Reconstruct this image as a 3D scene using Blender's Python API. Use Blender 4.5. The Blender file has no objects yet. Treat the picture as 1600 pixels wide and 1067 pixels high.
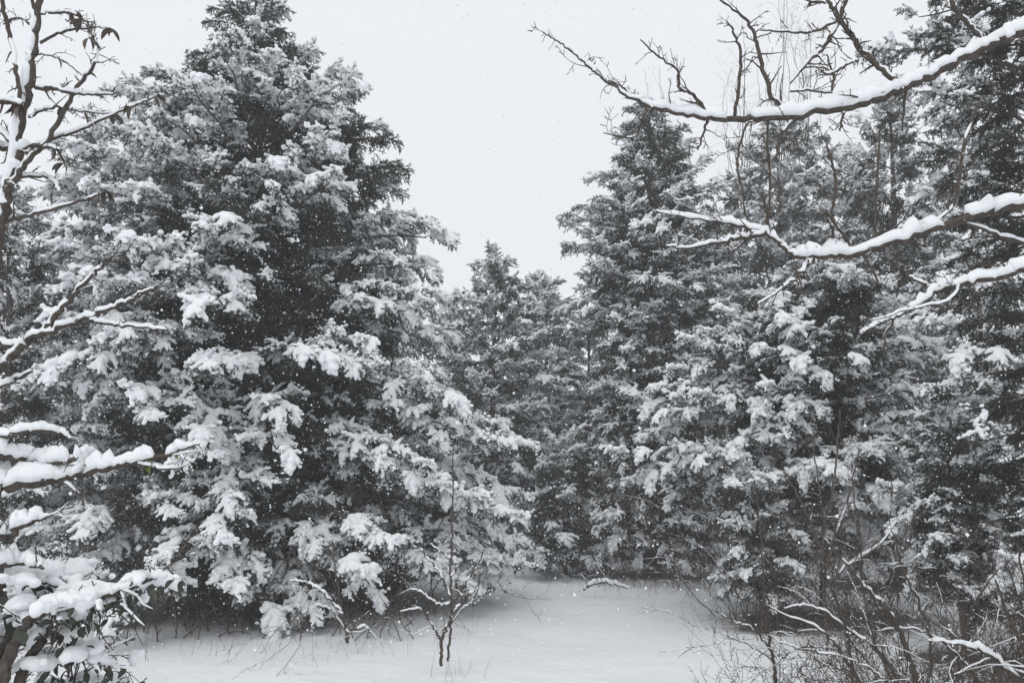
import bpy, math, random
import numpy as np
from mathutils import Vector, Matrix, noise

# ------------------------------------------------------------------ camera, sky, light
sc = bpy.context.scene
COL = sc.collection
CAM_H, PITCH, FPX = 1.65, math.radians(11.0), 1155.6
cam_d = bpy.data.cameras.new('camera')
cam_d.sensor_width = 36.0
cam_d.lens = 26.0
cam_d.clip_start = 0.05
cam_d.clip_end = 2000.0
cam = bpy.data.objects.new('camera', cam_d)
COL.objects.link(cam)
cam.location = (0, 0, CAM_H)
cam.rotation_euler = (math.radians(90) + PITCH, 0, 0)
sc.camera = cam

SUN_EL, SUN_ROT = 52.0, 200.0
world = bpy.data.worlds.new('World')
sc.world = world
world.use_nodes = True
wn = world.node_tree
wn.nodes.clear()
w_out = wn.nodes.new('ShaderNodeOutputWorld')
w_bg = wn.nodes.new('ShaderNodeBackground')
w_sky = wn.nodes.new('ShaderNodeTexSky')
w_sky.sky_type = 'NISHITA'
w_sky.sun_disc = False
w_sky.sun_elevation = math.radians(SUN_EL)
w_sky.sun_rotation = math.radians(SUN_ROT)
w_sky.air_density, w_sky.dust_density = 1.0, 4.0
w_mix = wn.nodes.new('ShaderNodeMix')                      # a closed cloud deck over the clear sky
w_mix.data_type = 'RGBA'
w_mix.inputs[0].default_value = 0.93
CLOUD = (9.10, 9.36, 9.72)
w_mix.inputs[7].default_value = (*CLOUD, 1)
wn.links.new(w_sky.outputs[0], w_mix.inputs[6])
wn.links.new(w_mix.outputs[2], w_bg.inputs[0])
w_bg.inputs[1].default_value = 0.10
wn.links.new(w_bg.outputs[0], w_out.inputs[0])

sun_d = bpy.data.lights.new('sun', 'SUN')
sun_d.energy = 0.78
sun_d.angle = math.radians(50)
sun_d.color = (1.0, 0.98, 0.95)
sun = bpy.data.objects.new('sun', sun_d)
COL.objects.link(sun)
_el, _az = math.radians(SUN_EL), math.radians(SUN_ROT)
_d = Vector((math.sin(_az) * math.cos(_el), math.cos(_az) * math.cos(_el), math.sin(_el)))
sun.rotation_euler = _d.to_track_quat('Z', 'Y').to_euler()

sc.view_settings.view_transform = 'Standard'
sc.view_settings.look = 'None'
sc.view_settings.exposure = 0.0
sc.view_settings.gamma = 1.0
sc.view_settings.use_curve_mapping = False
sc.cycles.max_bounces = 6
sc.cycles.diffuse_bounces = 4
sc.cycles.glossy_bounces = 1
sc.cycles.transmission_bounces = 2
sc.cycles.volume_bounces = 2
sc.cycles.caustics_reflective = False
sc.cycles.caustics_refractive = False

HAZE_DENSITY = 0.0042

# ------------------------------------------------------------------ helpers
cP, sP = math.cos(PITCH), math.sin(PITCH)


def at(px, py, Y):
    """the point at forward distance Y (m) that the photograph shows at pixel px, py"""
    u, v = (px - 800.0) / FPX, (533.5 - py) / FPX
    dy, dz = cP - v * sP, sP + v * cP
    t = Y / dy
    return Vector((u * t, Y, CAM_H + dz * t))


def gheight(x, y):
    h = 0.06 * noise.noise((x * .35, y * .35, 1.7)) + 0.012 * noise.noise((x * 2.6, y * 3.4, 5.5)) + 0.03 * noise.noise((x * 1.1, y * 1.1, 4.2)) + 0.09 * noise.noise((x * .09, y * .09, 9.1))
    h += 0.16 * math.exp(-(((x + 3.2) / 1.1) ** 2 + ((y - 5.0) / 1.0) ** 2))
    h += 0.10 * math.exp(-(((x - 3.4) / 1.3) ** 2 + ((y - 5.2) / 1.2) ** 2))
    return h


class MB:
    def __init__(self):
        self.v, self.f, self.m, self.n = [], [], [], 0

    def add(self, verts, faces, mat=0):
        o = self.n
        self.v.extend(verts)
        self.f.extend([tuple(i + o for i in q) for q in faces])
        self.m.extend([mat] * len(faces))
        self.n += len(verts)

    def tube(self, pts, rad, sides=6, mat=0, cap=True):
        pts = [Vector(p) for p in pts]
        n = len(pts)
        if n < 2:
            return
        up = None
        vs, fs = [], []
        for i, p in enumerate(pts):
            t = (pts[min(i + 1, n - 1)] - pts[max(i - 1, 0)])
            if t.length < 1e-9:
                t = Vector((0, 0, 1))
            t.normalize()
            if up is None:
                up = t.orthogonal().normalized()
            else:
                up = up - t * up.dot(t)
                up = up.normalized() if up.length > 1e-6 else t.orthogonal().normalized()
            b = t.cross(up)
            r = rad[i]
            for k in range(sides):
                a = 2 * math.pi * k / sides
                q = p + (up * math.cos(a) + b * math.sin(a)) * r
                vs.append((q.x, q.y, q.z))
        for i in range(n - 1):
            for k in range(sides):
                k2 = (k + 1) % sides
                fs.append((i * sides + k, i * sides + k2, (i + 1) * sides + k2, (i + 1) * sides + k))
        if cap:
            fs.append(tuple(range(sides))[::-1])
            fs.append(tuple((n - 1) * sides + k for k in range(sides)))
        self.add(vs, fs, mat)

    def spikes(self, pos, dirs, lens, wid, mat=0):
        """three-sided tapering leaf cords, all arrays"""
        pos, dirs = np.asarray(pos, float), np.asarray(dirs, float)
        lens, wid = np.asarray(lens, float), np.asarray(wid, float)
        d = dirs / np.linalg.norm(dirs, axis=1)[:, None]
        ref = np.where(np.abs(d[:, 2:3]) < 0.8, np.array([[0, 0, 1.0]]), np.array([[1.0, 0, 0]]))
        a = np.cross(d, ref)
        a /= np.linalg.norm(a, axis=1)[:, None]
        b = np.cross(d, a)
        V = np.empty((len(pos), 4, 3))
        for k in range(3):
            an = 2 * math.pi * k / 3 + .5
            V[:, k] = pos + (a * math.cos(an) + b * math.sin(an)) * (wid * .5)[:, None]
        V[:, 3] = pos + d * lens[:, None]
        o = self.n
        self.v.extend(map(tuple, V.reshape(-1, 3).tolist()))
        base = (np.arange(len(pos)) * 4 + o)[:, None]
        F = np.concatenate([np.concatenate([base + k, base + (k + 1) % 3, base + 3], 1) for k in range(3)]).tolist()
        self.f.extend(map(tuple, F))
        self.m.extend([mat] * len(F))
        self.n += len(pos) * 4

    def mesh(self, name, mats, smooth=True):
        me = bpy.data.meshes.new(name)
        me.from_pydata(self.v, [], self.f)
        for m in mats:
            me.materials.append(m)
        if len(mats) > 1:
            me.polygons.foreach_set('material_index', self.m)
        if smooth:
            me.polygons.foreach_set('use_smooth', [True] * len(me.polygons))
        me.update()
        return me


def link(name, me, parent=None, kind=None):
    o = bpy.data.objects.new(name, me)
    COL.objects.link(o)
    if parent is not None:
        o.parent = parent
    if kind:
        o['kind'] = kind
    return o


def thing(name, label, cat, loc=(0, 0, 0), group=None):
    o = bpy.data.objects.new(name, None)
    o.empty_display_size = .2
    COL.objects.link(o)
    o.location = loc
    o['label'] = label
    o['category'] = cat
    if group:
        o['group'] = group
    return o


def catmull(pts, n=6):
    """pts: list of tuples (any width); smooth interpolation"""
    P = np.array(pts, float)
    P = np.vstack([2 * P[0] - P[1], P, 2 * P[-1] - P[-2]])
    out = []
    for i in range(1, len(P) - 2):
        p0, p1, p2, p3 = P[i - 1], P[i], P[i + 1], P[i + 2]
        for k in range(n):
            t = k / n
            out.append(.5 * (2 * p1 + (p2 - p0) * t + (2 * p0 - 5 * p1 + 4 * p2 - p3) * t * t + (3 * p1 - p0 - 3 * p2 + p3) * t ** 3))
    out.append(P[-2])
    return np.array(out)


# ------------------------------------------------------------------ materials
def mat(name, build):
    m = bpy.data.materials.new(name)
    m.use_nodes = True
    nt = m.node_tree
    nt.nodes.clear()
    out = nt.nodes.new('ShaderNodeOutputMaterial')
    b = nt.nodes.new('ShaderNodeBsdfPrincipled')
    nt.links.new(b.outputs[0], out.inputs[0])
    build(nt, b, out)
    return m


def _noise(nt, scale, detail=3, coord='Object', rough=.55):
    tc = nt.nodes.new('ShaderNodeTexCoord')
    n = nt.nodes.new('ShaderNodeTexNoise')
    n.inputs['Scale'].default_value = scale
    n.inputs['Detail'].default_value = detail
    n.inputs['Roughness'].default_value = rough
    nt.links.new(tc.outputs[coord], n.inputs['Vector'])
    return n


def _ramp(nt, fac, stops):
    r = nt.nodes.new('ShaderNodeValToRGB')
    e = r.color_ramp.elements
    while len(e) < len(stops):
        e.new(.5)
    for el, (p, c) in zip(e, stops):
        el.position = p
        el.color = (*c, 1)
    nt.links.new(fac, r.inputs[0])
    return r


def _bump(nt, b, h, strength, dist):
    bp = nt.nodes.new('ShaderNodeBump')
    bp.inputs['Strength'].default_value = strength
    bp.inputs['Distance'].default_value = dist
    nt.links.new(h, bp.inputs['Height'])
    nt.links.new(bp.outputs[0], b.inputs['Normal'])


def m_snow(nt, b, out):
    n = _noise(nt, 60, 3)
    r = _ramp(nt, n.outputs[0], [(.3, (.80, .82, .84)), (.7, (.87, .885, .90))])
    nt.links.new(r.outputs[0], b.inputs['Base Color'])
    b.inputs['Roughness'].default_value = .95
    b.inputs['Specular IOR Level'].default_value = .15
    _bump(nt, b, n.outputs[0], .35, .01)


def m_foliage(nt, b, out, frost=.72):
    n = _noise(nt, 9, 2)
    r = _ramp(nt, n.outputs[0], [(.3, (.019, .025, .017)), (.55, (.034, .042, .028)), (.75, (.064, .050, .032))])
    # snow grains caught on the upward side of the leaf cords
    g = nt.nodes.new('ShaderNodeNewGeometry')
    s = nt.nodes.new('ShaderNodeSeparateXYZ')
    nt.links.new(g.outputs['True Normal'], s.inputs[0])
    mr = nt.nodes.new('ShaderNodeMapRange')
    mr.inputs[1].default_value, mr.inputs[2].default_value = .15, .85
    mr.inputs[3].default_value, mr.inputs[4].default_value = 0, 1
    nt.links.new(s.outputs[2], mr.inputs[0])
    n2 = _noise(nt, 16, 3, rough=.7)
    mr2 = nt.nodes.new('ShaderNodeMapRange')
    mr2.inputs[1].default_value, mr2.inputs[2].default_value = .38, .58
    mr2.inputs[3].default_value, mr2.inputs[4].default_value = .0, frost
    nt.links.new(n2.outputs[0], mr2.inputs[0])
    mu = nt.nodes.new('ShaderNodeMath')
    mu.operation = 'MULTIPLY'
    nt.links.new(mr.outputs[0], mu.inputs[0])
    nt.links.new(mr2.outputs[0], mu.inputs[1])
    mx = nt.nodes.new('ShaderNodeMix')
    mx.data_type = 'RGBA'
    nt.links.new(mu.outputs[0], mx.inputs[0])
    nt.links.new(r.outputs[0], mx.inputs[6])
    mx.inputs[7].default_value = (.78, .80, .82, 1)
    nt.links.new(mx.outputs[2], b.inputs['Base Color'])
    b.inputs['Roughness'].default_value = .8
    b.inputs['Specular IOR Level'].default_value = .2


def m_bark(c0, c1, scale=30):
    def f(nt, b, out):
        n = _noise(nt, scale, 5, rough=.65)
        r = _ramp(nt, n.outputs[0], [(.3, c0), (.7, c1)])
        nt.links.new(r.outputs[0], b.inputs['Base Color'])
        b.inputs['Roughness'].default_value = .9
        b.inputs['Specular IOR Level'].default_value = .2
        _bump(nt, b, n.outputs[0], .6, .006)
    return f


def m_ground(nt, b, out):
    n = _noise(nt, 3.0, 6, rough=.6)
    n2 = _noise(nt, 45, 3)
    r = _ramp(nt, n2.outputs[0], [(.3, (.80, .82, .84)), (.7, (.87, .885, .90))])
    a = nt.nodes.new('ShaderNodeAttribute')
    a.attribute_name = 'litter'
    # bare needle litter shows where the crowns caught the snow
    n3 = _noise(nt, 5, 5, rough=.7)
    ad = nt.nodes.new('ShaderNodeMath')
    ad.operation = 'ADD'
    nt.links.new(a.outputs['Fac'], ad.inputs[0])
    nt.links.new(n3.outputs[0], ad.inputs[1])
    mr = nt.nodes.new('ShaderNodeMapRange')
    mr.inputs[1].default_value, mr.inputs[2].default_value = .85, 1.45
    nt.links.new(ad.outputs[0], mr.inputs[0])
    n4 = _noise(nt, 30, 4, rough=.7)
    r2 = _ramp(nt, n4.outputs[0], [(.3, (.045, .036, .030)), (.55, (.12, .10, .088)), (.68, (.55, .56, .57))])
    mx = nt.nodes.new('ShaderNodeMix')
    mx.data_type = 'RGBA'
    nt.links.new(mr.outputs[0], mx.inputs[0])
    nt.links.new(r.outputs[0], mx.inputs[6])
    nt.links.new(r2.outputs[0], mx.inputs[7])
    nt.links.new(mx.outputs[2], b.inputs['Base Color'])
    b.inputs['Roughness'].default_value = .95
    b.inputs['Specular IOR Level'].default_value = .15
    _bump(nt, b, n.outputs[0], .7, .06)


def m_leaf(c0, c1):
    def f(nt, b, out):
        n = _noise(nt, 20, 3)
        r = _ramp(nt, n.outputs[0], [(.3, c0), (.7, c1)])
        nt.links.new(r.outputs[0], b.inputs['Base Color'])
        b.inputs['Roughness'].default_value = .6
    return f


SNOW = mat('snow', m_snow)
FOL = mat('cedar_foliage', m_foliage)
FOLB = mat('cedar_foliage_sheltered', lambda nt, b, out: m_foliage(nt, b, out, .10))
BARK = mat('cedar_bark', m_bark((.055, .047, .043), (.16, .14, .13)))
TWIG = mat('bare_twig', m_bark((.040, .033, .028), (.125, .104, .088), 50))
BRUSH = mat('dead_brush_bark', m_bark((.050, .042, .037), (.15, .125, .108), 40))
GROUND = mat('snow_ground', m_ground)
DRYLEAF = mat('dry_leaf', m_leaf((.045, .036, .030), (.12, .085, .06)))
GREENLEAF = mat('green_leaf', m_leaf((.10, .14, .03), (.20, .24, .05)))
DARKLEAF = mat('evergreen_leaf', m_leaf((.02, .028, .02), (.05, .06, .04)))


# ------------------------------------------------------------------ ground
def build_ground(litter_spots):
    def axis(lo, hi, fine_lo, fine_hi, step, n_out):
        mid = np.arange(fine_lo, fine_hi + 1e-6, step)
        a = fine_lo - np.geomspace(step, fine_lo - lo, n_out)[::-1]
        c = fine_hi + np.geomspace(step, hi - fine_hi, n_out)
        return np.concatenate([a, mid, c])
    xs = axis(-160, 160, -9, 10, .12, 22)
    ys = axis(-60, 260, 2, 20, .12, 22)
    X, Y = np.meshgrid(xs, ys)
    V = [(x, y, gheight(x, y)) for x, y in zip(X.ravel().tolist(), Y.ravel().tolist())]
    nx, ny = len(xs), len(ys)
    F = [(j * nx + i, j * nx + i + 1, (j + 1) * nx + i + 1, (j + 1) * nx + i) for j in range(ny - 1) for i in range(nx - 1)]
    me = bpy.data.meshes.new('snowy_ground')
    me.from_pydata(V, [], F)
    me.polygons.foreach_set('use_smooth', [True] * len(F))
    me.materials.append(GROUND)
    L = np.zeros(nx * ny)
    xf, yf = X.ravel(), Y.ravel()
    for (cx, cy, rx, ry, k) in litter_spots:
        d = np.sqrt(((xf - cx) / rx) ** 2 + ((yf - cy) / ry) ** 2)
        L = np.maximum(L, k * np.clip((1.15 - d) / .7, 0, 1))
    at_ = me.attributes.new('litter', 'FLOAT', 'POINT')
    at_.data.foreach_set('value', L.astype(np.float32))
    o = link('snowy_ground', me, kind='structure')
    o['label'] = 'smooth snow covered clearing running back between the cedars'
    return o


# ------------------------------------------------------------------ snow made of settled lumps
ICO = None


def ico():
    global ICO
    if ICO is None:
        import bmesh
        bm = bmesh.new()
        bmesh.ops.create_icosphere(bm, subdivisions=2, radius=1)
        ICO = (np.array([v.co[:] for v in bm.verts]), [tuple(v.index for v in f.verts) for f in bm.faces])
        bm.free()
    return ICO


def surface_net(f, h, org):
    """quad mesh of the level set f = 0 (inside negative) on a regular grid"""
    ins = f < 0
    nx, ny, nz = f.shape
    cs = np.zeros((nx - 1, ny - 1, nz - 1))
    cn = np.zeros((nx - 1, ny - 1, nz - 1))
    cp = np.zeros((nx - 1, ny - 1, nz - 1, 3))
    corners = [(i, j, k) for i in (0, 1) for j in (0, 1) for k in (0, 1)]
    sl = lambda c: (slice(c[0], nx - 1 + c[0]), slice(c[1], ny - 1 + c[1]), slice(c[2], nz - 1 + c[2]))
    for ax in range(3):
        for c in corners:
            if c[ax]:
                continue
            d = list(c)
            d[ax] = 1
            A, B = f[sl(c)], f[sl(tuple(d))]
            cross = (A < 0) != (B < 0)
            t = np.where(cross, A / np.where(cross, A - B, 1), 0)
            cn += cross
            for q in range(3):
                cp[..., q] += np.where(cross, (t if q == ax else c[q]), 0)
    act = cn > 0
    idx = -np.ones(act.shape, int)
    idx[act] = np.arange(act.sum())
    ijk = np.argwhere(act)
    V = (ijk + cp[act] / cn[act][:, None]) * h + np.asarray(org)
    Q = []
    for ax in range(3):
        u, v = (ax + 1) % 3, (ax + 2) % 3
        s0 = [slice(1, -1)] * 3
        s0[ax] = slice(0, -1)
        s1 = list(s0)
        s1[ax] = slice(1, None)
        A, B = ins[tuple(s0)], ins[tuple(s1)]
        P = np.argwhere(A != B)
        flip = B[tuple(P.T)]
        off = np.ones(3, int)
        off[ax] = 0
        P = P + off

        def cell(du, dv):
            q = P.copy()
            q[:, u] -= du
            q[:, v] -= dv
            return idx[tuple(q.T)]
        q4 = np.stack([cell(1, 1), cell(0, 1), cell(0, 0), cell(1, 0)], 1)
        q4[flip] = q4[flip][:, ::-1]
        Q.append(q4)
    return V, np.concatenate(Q)


def lumps_mesh(name, blobs, voxel, bump=.012, seed=0, fr=9):
    """settled snow: many soft lumps run together into one skin"""
    C = np.array([b[0] for b in blobs])
    Rr = np.array([b[1] for b in blobs])
    pad = voxel * 4
    lo, hi = (C - Rr).min(0) - pad, (C + Rr).max(0) + pad
    n = np.ceil((hi - lo) / voxel).astype(int) + 1
    kk = voxel * .55
    acc = np.zeros(n)
    for c, r in zip(C, Rr):
        a = np.maximum(np.floor((c - r - pad - lo) / voxel).astype(int), 0)
        b = np.minimum(np.ceil((c + r + pad - lo) / voxel).astype(int) + 1, n)
        g = [(np.arange(a[q], b[q]) * voxel + lo[q] - c[q]) / r[q] for q in range(3)]
        d = np.sqrt(g[0][:, None, None] ** 2 + g[1][None, :, None] ** 2 + g[2][None, None, :] ** 2)
        acc[a[0]:b[0], a[1]:b[1], a[2]:b[2]] += np.exp(np.clip(-(d - 1) * r.min() / kk, -30, 12))
    f = -np.log(acc + 1e-9)
    V, Q = surface_net(f, voxel, lo)
    me = bpy.data.meshes.new(name)
    me.from_pydata(V.tolist(), [], Q.tolist())
    me.materials.append(SNOW)
    me.update()
    N = np.empty(len(V) * 3, np.float32)
    me.vertices.foreach_get('normal', N)
    N = N.reshape(-1, 3)
    nz = noise.noise
    dsp = np.array([nz((x * fr + seed * 3.1, y * fr, z * fr)) + .5 * nz((x * fr * 2.7 + seed, y * fr * 2.7, z * fr * 2.7)) for x, y, z in V.tolist()])
    V = V + N * (bump * dsp)[:, None]
    me.vertices.foreach_set('co', V.astype(np.float32).ravel())
    me.polygons.foreach_set('use_smooth', [True] * len(me.polygons))
    me.update()
    return me


# ------------------------------------------------------------------ cedar bough prototypes
def rot_about(v, axis, ang):
    return Matrix.Rotation(ang, 3, axis) @ v


def curve_from(p, d, length, n, droop, wig, rng):
    pts = [p.copy()]
    d = d.normalized()
    for i in range(n):
        d = d + Vector((rng.gauss(0, wig), rng.gauss(0, wig), rng.gauss(0, wig) - droop / n))
        d.normalize()
        p = p + d * (length / n)
        pts.append(p.copy())
    return pts


def lerp_path(pts, t):
    x = t * (len(pts) - 1)
    i = min(int(x), len(pts) - 2)
    d = (pts[i + 1] - pts[i])
    return pts[i] + d * (x - i), d.normalized()


def make_bough(seed, cls):
    rng = random.Random(seed)
    mb = MB()
    blobs = []
    upright = cls == 'upright'
    if upright:
        axis = curve_from(Vector((0, 0, 0)), Vector((1, 0, .0)), .95, 12, 0, .06, rng)
        nside = 20
    else:
        axis = curve_from(Vector((0, 0, 0)), Vector((1, 0, .36 + rng.uniform(-.12, .12))), .88, 12, rng.uniform(.6, 1.2), .10, rng)
        nside = 18
    mb.tube(axis, [.012 * (1 - .75 * i / 12) for i in range(13)], 5, 1)
    lets = [(axis, .35, .9, 1.0)]
    for k in range(nside):
        t = .14 + .84 * k / nside + rng.uniform(-.03, .03)
        p, d = lerp_path(axis, t)
        side = 1 if k % 2 else -1
        if upright:
            perp = rot_about(d.orthogonal().normalized(), d, k * 2.4 + rng.uniform(-.5, .5))
            dd = d * rng.uniform(.6, 1.1) + perp * .85
            L = .34 * (1 - .60 * t) * rng.uniform(.6, 1.25)
            dr = rng.uniform(-.1, .3)
            top = 1
        else:
            dd = rot_about(d, Vector((0, 0, 1)), side * math.radians(rng.uniform(25, 75)))
            roll = rng.gauss(0, .75)
            dd = rot_about(dd, d, roll)
            L = .44 * (1 - .45 * t) * rng.uniform(.55, 1.2)
            dr = rng.uniform(.3, 1.3)
            top = dd.z - d.z + .35
        c = curve_from(p, dd, L, 6, dr, .12, rng)
        mb.tube(c, [.006 * (1 - .7 * i / 6) for i in range(7)], 4, 1)
        lets.append((c, .18, L, top))
    pos, dirs, lens, wid = [], [], [], []
    chain_p = {'heavy': .96, 'medium': .80, 'light': .26, 'upright': .50, 'bare': -1}[cls]
    knob_p = {'heavy': .80, 'medium': .85, 'light': .80, 'upright': .85, 'bare': -1}[cls]
    amount = {'heavy': 1.0, 'medium': .80, 'light': .62, 'upright': .72, 'bare': 0}[cls]
    for (c, s0, L, top) in lets:
        on = top > .1 and rng.random() < chain_p
        k_l = rng.uniform(.7, 1.2) * amount
        npl = max(5, int(L * 26))
        plumes = []
        for j in range(npl):
            s = s0 + (1 - s0) * (j + rng.random()) / npl
            p, d = lerp_path(c, min(s, .999))
            dd = rot_about(d, d.orthogonal().normalized(), math.radians(rng.uniform(15, 75)))
            dd = rot_about(dd, d, rng.uniform(0, 6.283))
            dd.z += rng.uniform(-.4, .3)
            plumes.append((p, dd.normalized(), rng.uniform(.05, .115)))
        p, d = lerp_path(c, .995)
        plumes.append((p, d, .09))
        for (p, d, l) in plumes:
            nt = 22
            for q in range(nt):
                u = q / nt
                r = Vector((rng.gauss(0, 1), rng.gauss(0, 1), rng.gauss(-.15, 1)))
                r = r - d * r.dot(d)
                if r.length < 1e-4:
                    continue
                r.normalize()
                dd = d * rng.uniform(.1, 1.0) + r * rng.uniform(.4, 1.0)
                pos.append((p + d * (l * u))[:])
                dirs.append(dd[:])
                lens.append(rng.uniform(.018, .046) * (1.1 - .35 * u))
                wid.append(rng.uniform(.008, .014))
            if top > -.30 and d.z > -.6 and rng.random() < knob_p:
                rr = rng.uniform(.018, .054) * (.5 + .5 * amount) * (.75 + .25 * min(1, max(top, 0)))
                e = p + d * (l * rng.uniform(.45, 1.0))
                if upright:
                    o_ = Vector((0, p.y, p.z))
                    o_ = o_.normalized() * .5 + Vector((.4, 0, 0)) if o_.length > .01 else Vector((.5, 0, 0))
                    e = e + o_ * rr * .5
                else:
                    e = e + Vector((0, 0, rr * .45 + .006))
                blobs.append((e[:], (rr * rng.uniform(.9, 1.25), rr * rng.uniform(.9, 1.25), rr * rng.uniform(.72, .95))))
        if on:
            n = max(4, int(L / .05))
            lo = .10 if c is not axis else .30
            for j in range(n + 1):
                s = lo + (1 - lo) * j / n
                p, d = lerp_path(c, min(s, .999))
                rr = (.082 * (1 - .58 * abs(s - .35) / .65)) * k_l * rng.uniform(.7, 1.2) * (.75 + .4 * min(L, .45) / .45)
                if rr < .012:
                    continue
                off = Vector((0, 0, 1))
                if upright:
                    o_ = Vector((0, p.y, p.z))
                    off = o_.normalized() * .6 + Vector((.5, 0, 0)) if o_.length > .02 else Vector((0, 0, 0))
                q = p + off * (rr * .45 + .008)
                blobs.append((q[:], (rr * 1.05, rr * 1.05, rr * (.82 if not upright else .95))))
    mb.spikes(pos, dirs, lens, wid, 0)
    fm = mb.mesh('bough_' + cls, [FOLB if cls == 'bare' else FOL, BARK], smooth=False)
    if cls == 'bare':
        return fm, None
    sm = lumps_mesh('bough_snow_' + cls, blobs, .0125, .011, seed)
    return fm, sm


PROTO = {}
for ci, (cls, n) in enumerate((('heavy', 7), ('medium', 6), ('light', 4), ('upright', 4), ('bare', 4))):
    PROTO[cls] = [make_bough(100 * ci + 7 * k + 3, cls) for k in range(n)]
FLAT = [(cls, k) for cls in PROTO for k in range(len(PROTO[cls]))]
SRC = {}                # first real bough and snow object of each prototype, for the uncountable remainder


# ------------------------------------------------------------------ geometry nodes: the boughs past the countable ones
def gn_tree(indices):
    ng = bpy.data.node_groups.new('inner_boughs', 'GeometryNodeTree')
    ng.interface.new_socket('Geometry', in_out='INPUT', socket_type='NodeSocketGeometry')
    ng.interface.new_socket('Geometry', in_out='OUTPUT', socket_type='NodeSocketGeometry')
    N, Lk = ng.nodes, ng.links
    gi, go = N.new('NodeGroupInput'), N.new('NodeGroupOutput')
    jn = N.new('GeometryNodeJoinGeometry')

    def attr(name, typ):
        a = N.new('GeometryNodeInputNamedAttribute')
        a.data_type = typ
        a.inputs[0].default_value = name
        return [s for s in a.outputs if s.enabled and s.name == 'Attribute'][0]
    rot, scl, idx = attr('rot', 'FLOAT_VECTOR'), attr('scl', 'FLOAT'), attr('idx', 'INT')
    for k in indices:
        j2 = N.new('GeometryNodeJoinGeometry')
        for ob in SRC[FLAT[k]]:
            if ob is None:
                continue
            oi = N.new('GeometryNodeObjectInfo')
            oi.transform_space = 'ORIGINAL'
            oi.inputs[0].default_value = ob
            Lk.new(oi.outputs['Geometry'], j2.inputs[0])
        g2 = N.new('GeometryNodeGeometryToInstance')
        Lk.new(j2.outputs[0], g2.inputs[0])
        cmp_ = N.new('FunctionNodeCompare')
        cmp_.data_type = 'INT'
        cmp_.operation = 'EQUAL'
        ins = [s for s in cmp_.inputs if s.enabled]
        Lk.new(idx, ins[0])
        ins[1].default_value = k
        ip = N.new('GeometryNodeInstanceOnPoints')
        Lk.new(gi.outputs[0], ip.inputs['Points'])
        Lk.new(cmp_.outputs[0], ip.inputs['Selection'])
        Lk.new(g2.outputs[0], ip.inputs['Instance'])
        Lk.new(rot, ip.inputs['Rotation'])
        Lk.new(scl, ip.inputs['Scale'])
        Lk.new(ip.outputs[0], jn.inputs[0])
    Lk.new(jn.outputs[0], go.inputs[0])
    return ng


def stuff_boughs(root, items):
    """items: (matrix, flat index); one part of the tree that nobody could count"""
    if not items:
        return
    me = bpy.data.meshes.new('inner_boughs')
    me.from_pydata([m.translation[:] for m, k in items], [], [])
    a = me.attributes.new('rot', 'FLOAT_VECTOR', 'POINT')
    a.data.foreach_set('vector', np.array([m.to_euler()[:] for m, k in items], np.float32).ravel())
    a = me.attributes.new('scl', 'FLOAT', 'POINT')
    a.data.foreach_set('value', np.array([m.to_scale().x for m, k in items], np.float32))
    a = me.attributes.new('idx', 'INT', 'POINT')
    a.data.foreach_set('value', np.array([k for m, k in items], np.int32))
    for mm in (FOL, BARK, SNOW, FOLB):
        me.materials.append(mm)
    o = link('inner_boughs', me, root, 'stuff')
    md = o.modifiers.new('boughs', 'NODES')
    md.node_group = gn_tree(sorted({k for m, k in items}))
    return o


CAMV = Vector((0, 0, CAM_H))


def frame(d, up, roll):
    x = d.normalized()
    y = up.cross(x)
    if y.length < 1e-4:
        y = Vector((0, 1, 0)).cross(x)
    y.normalize()
    z = x.cross(y)
    m = Matrix((x, y, z)).transposed()
    return m @ Matrix.Rotation(roll, 3, 'X')


LITTER = []


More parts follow.
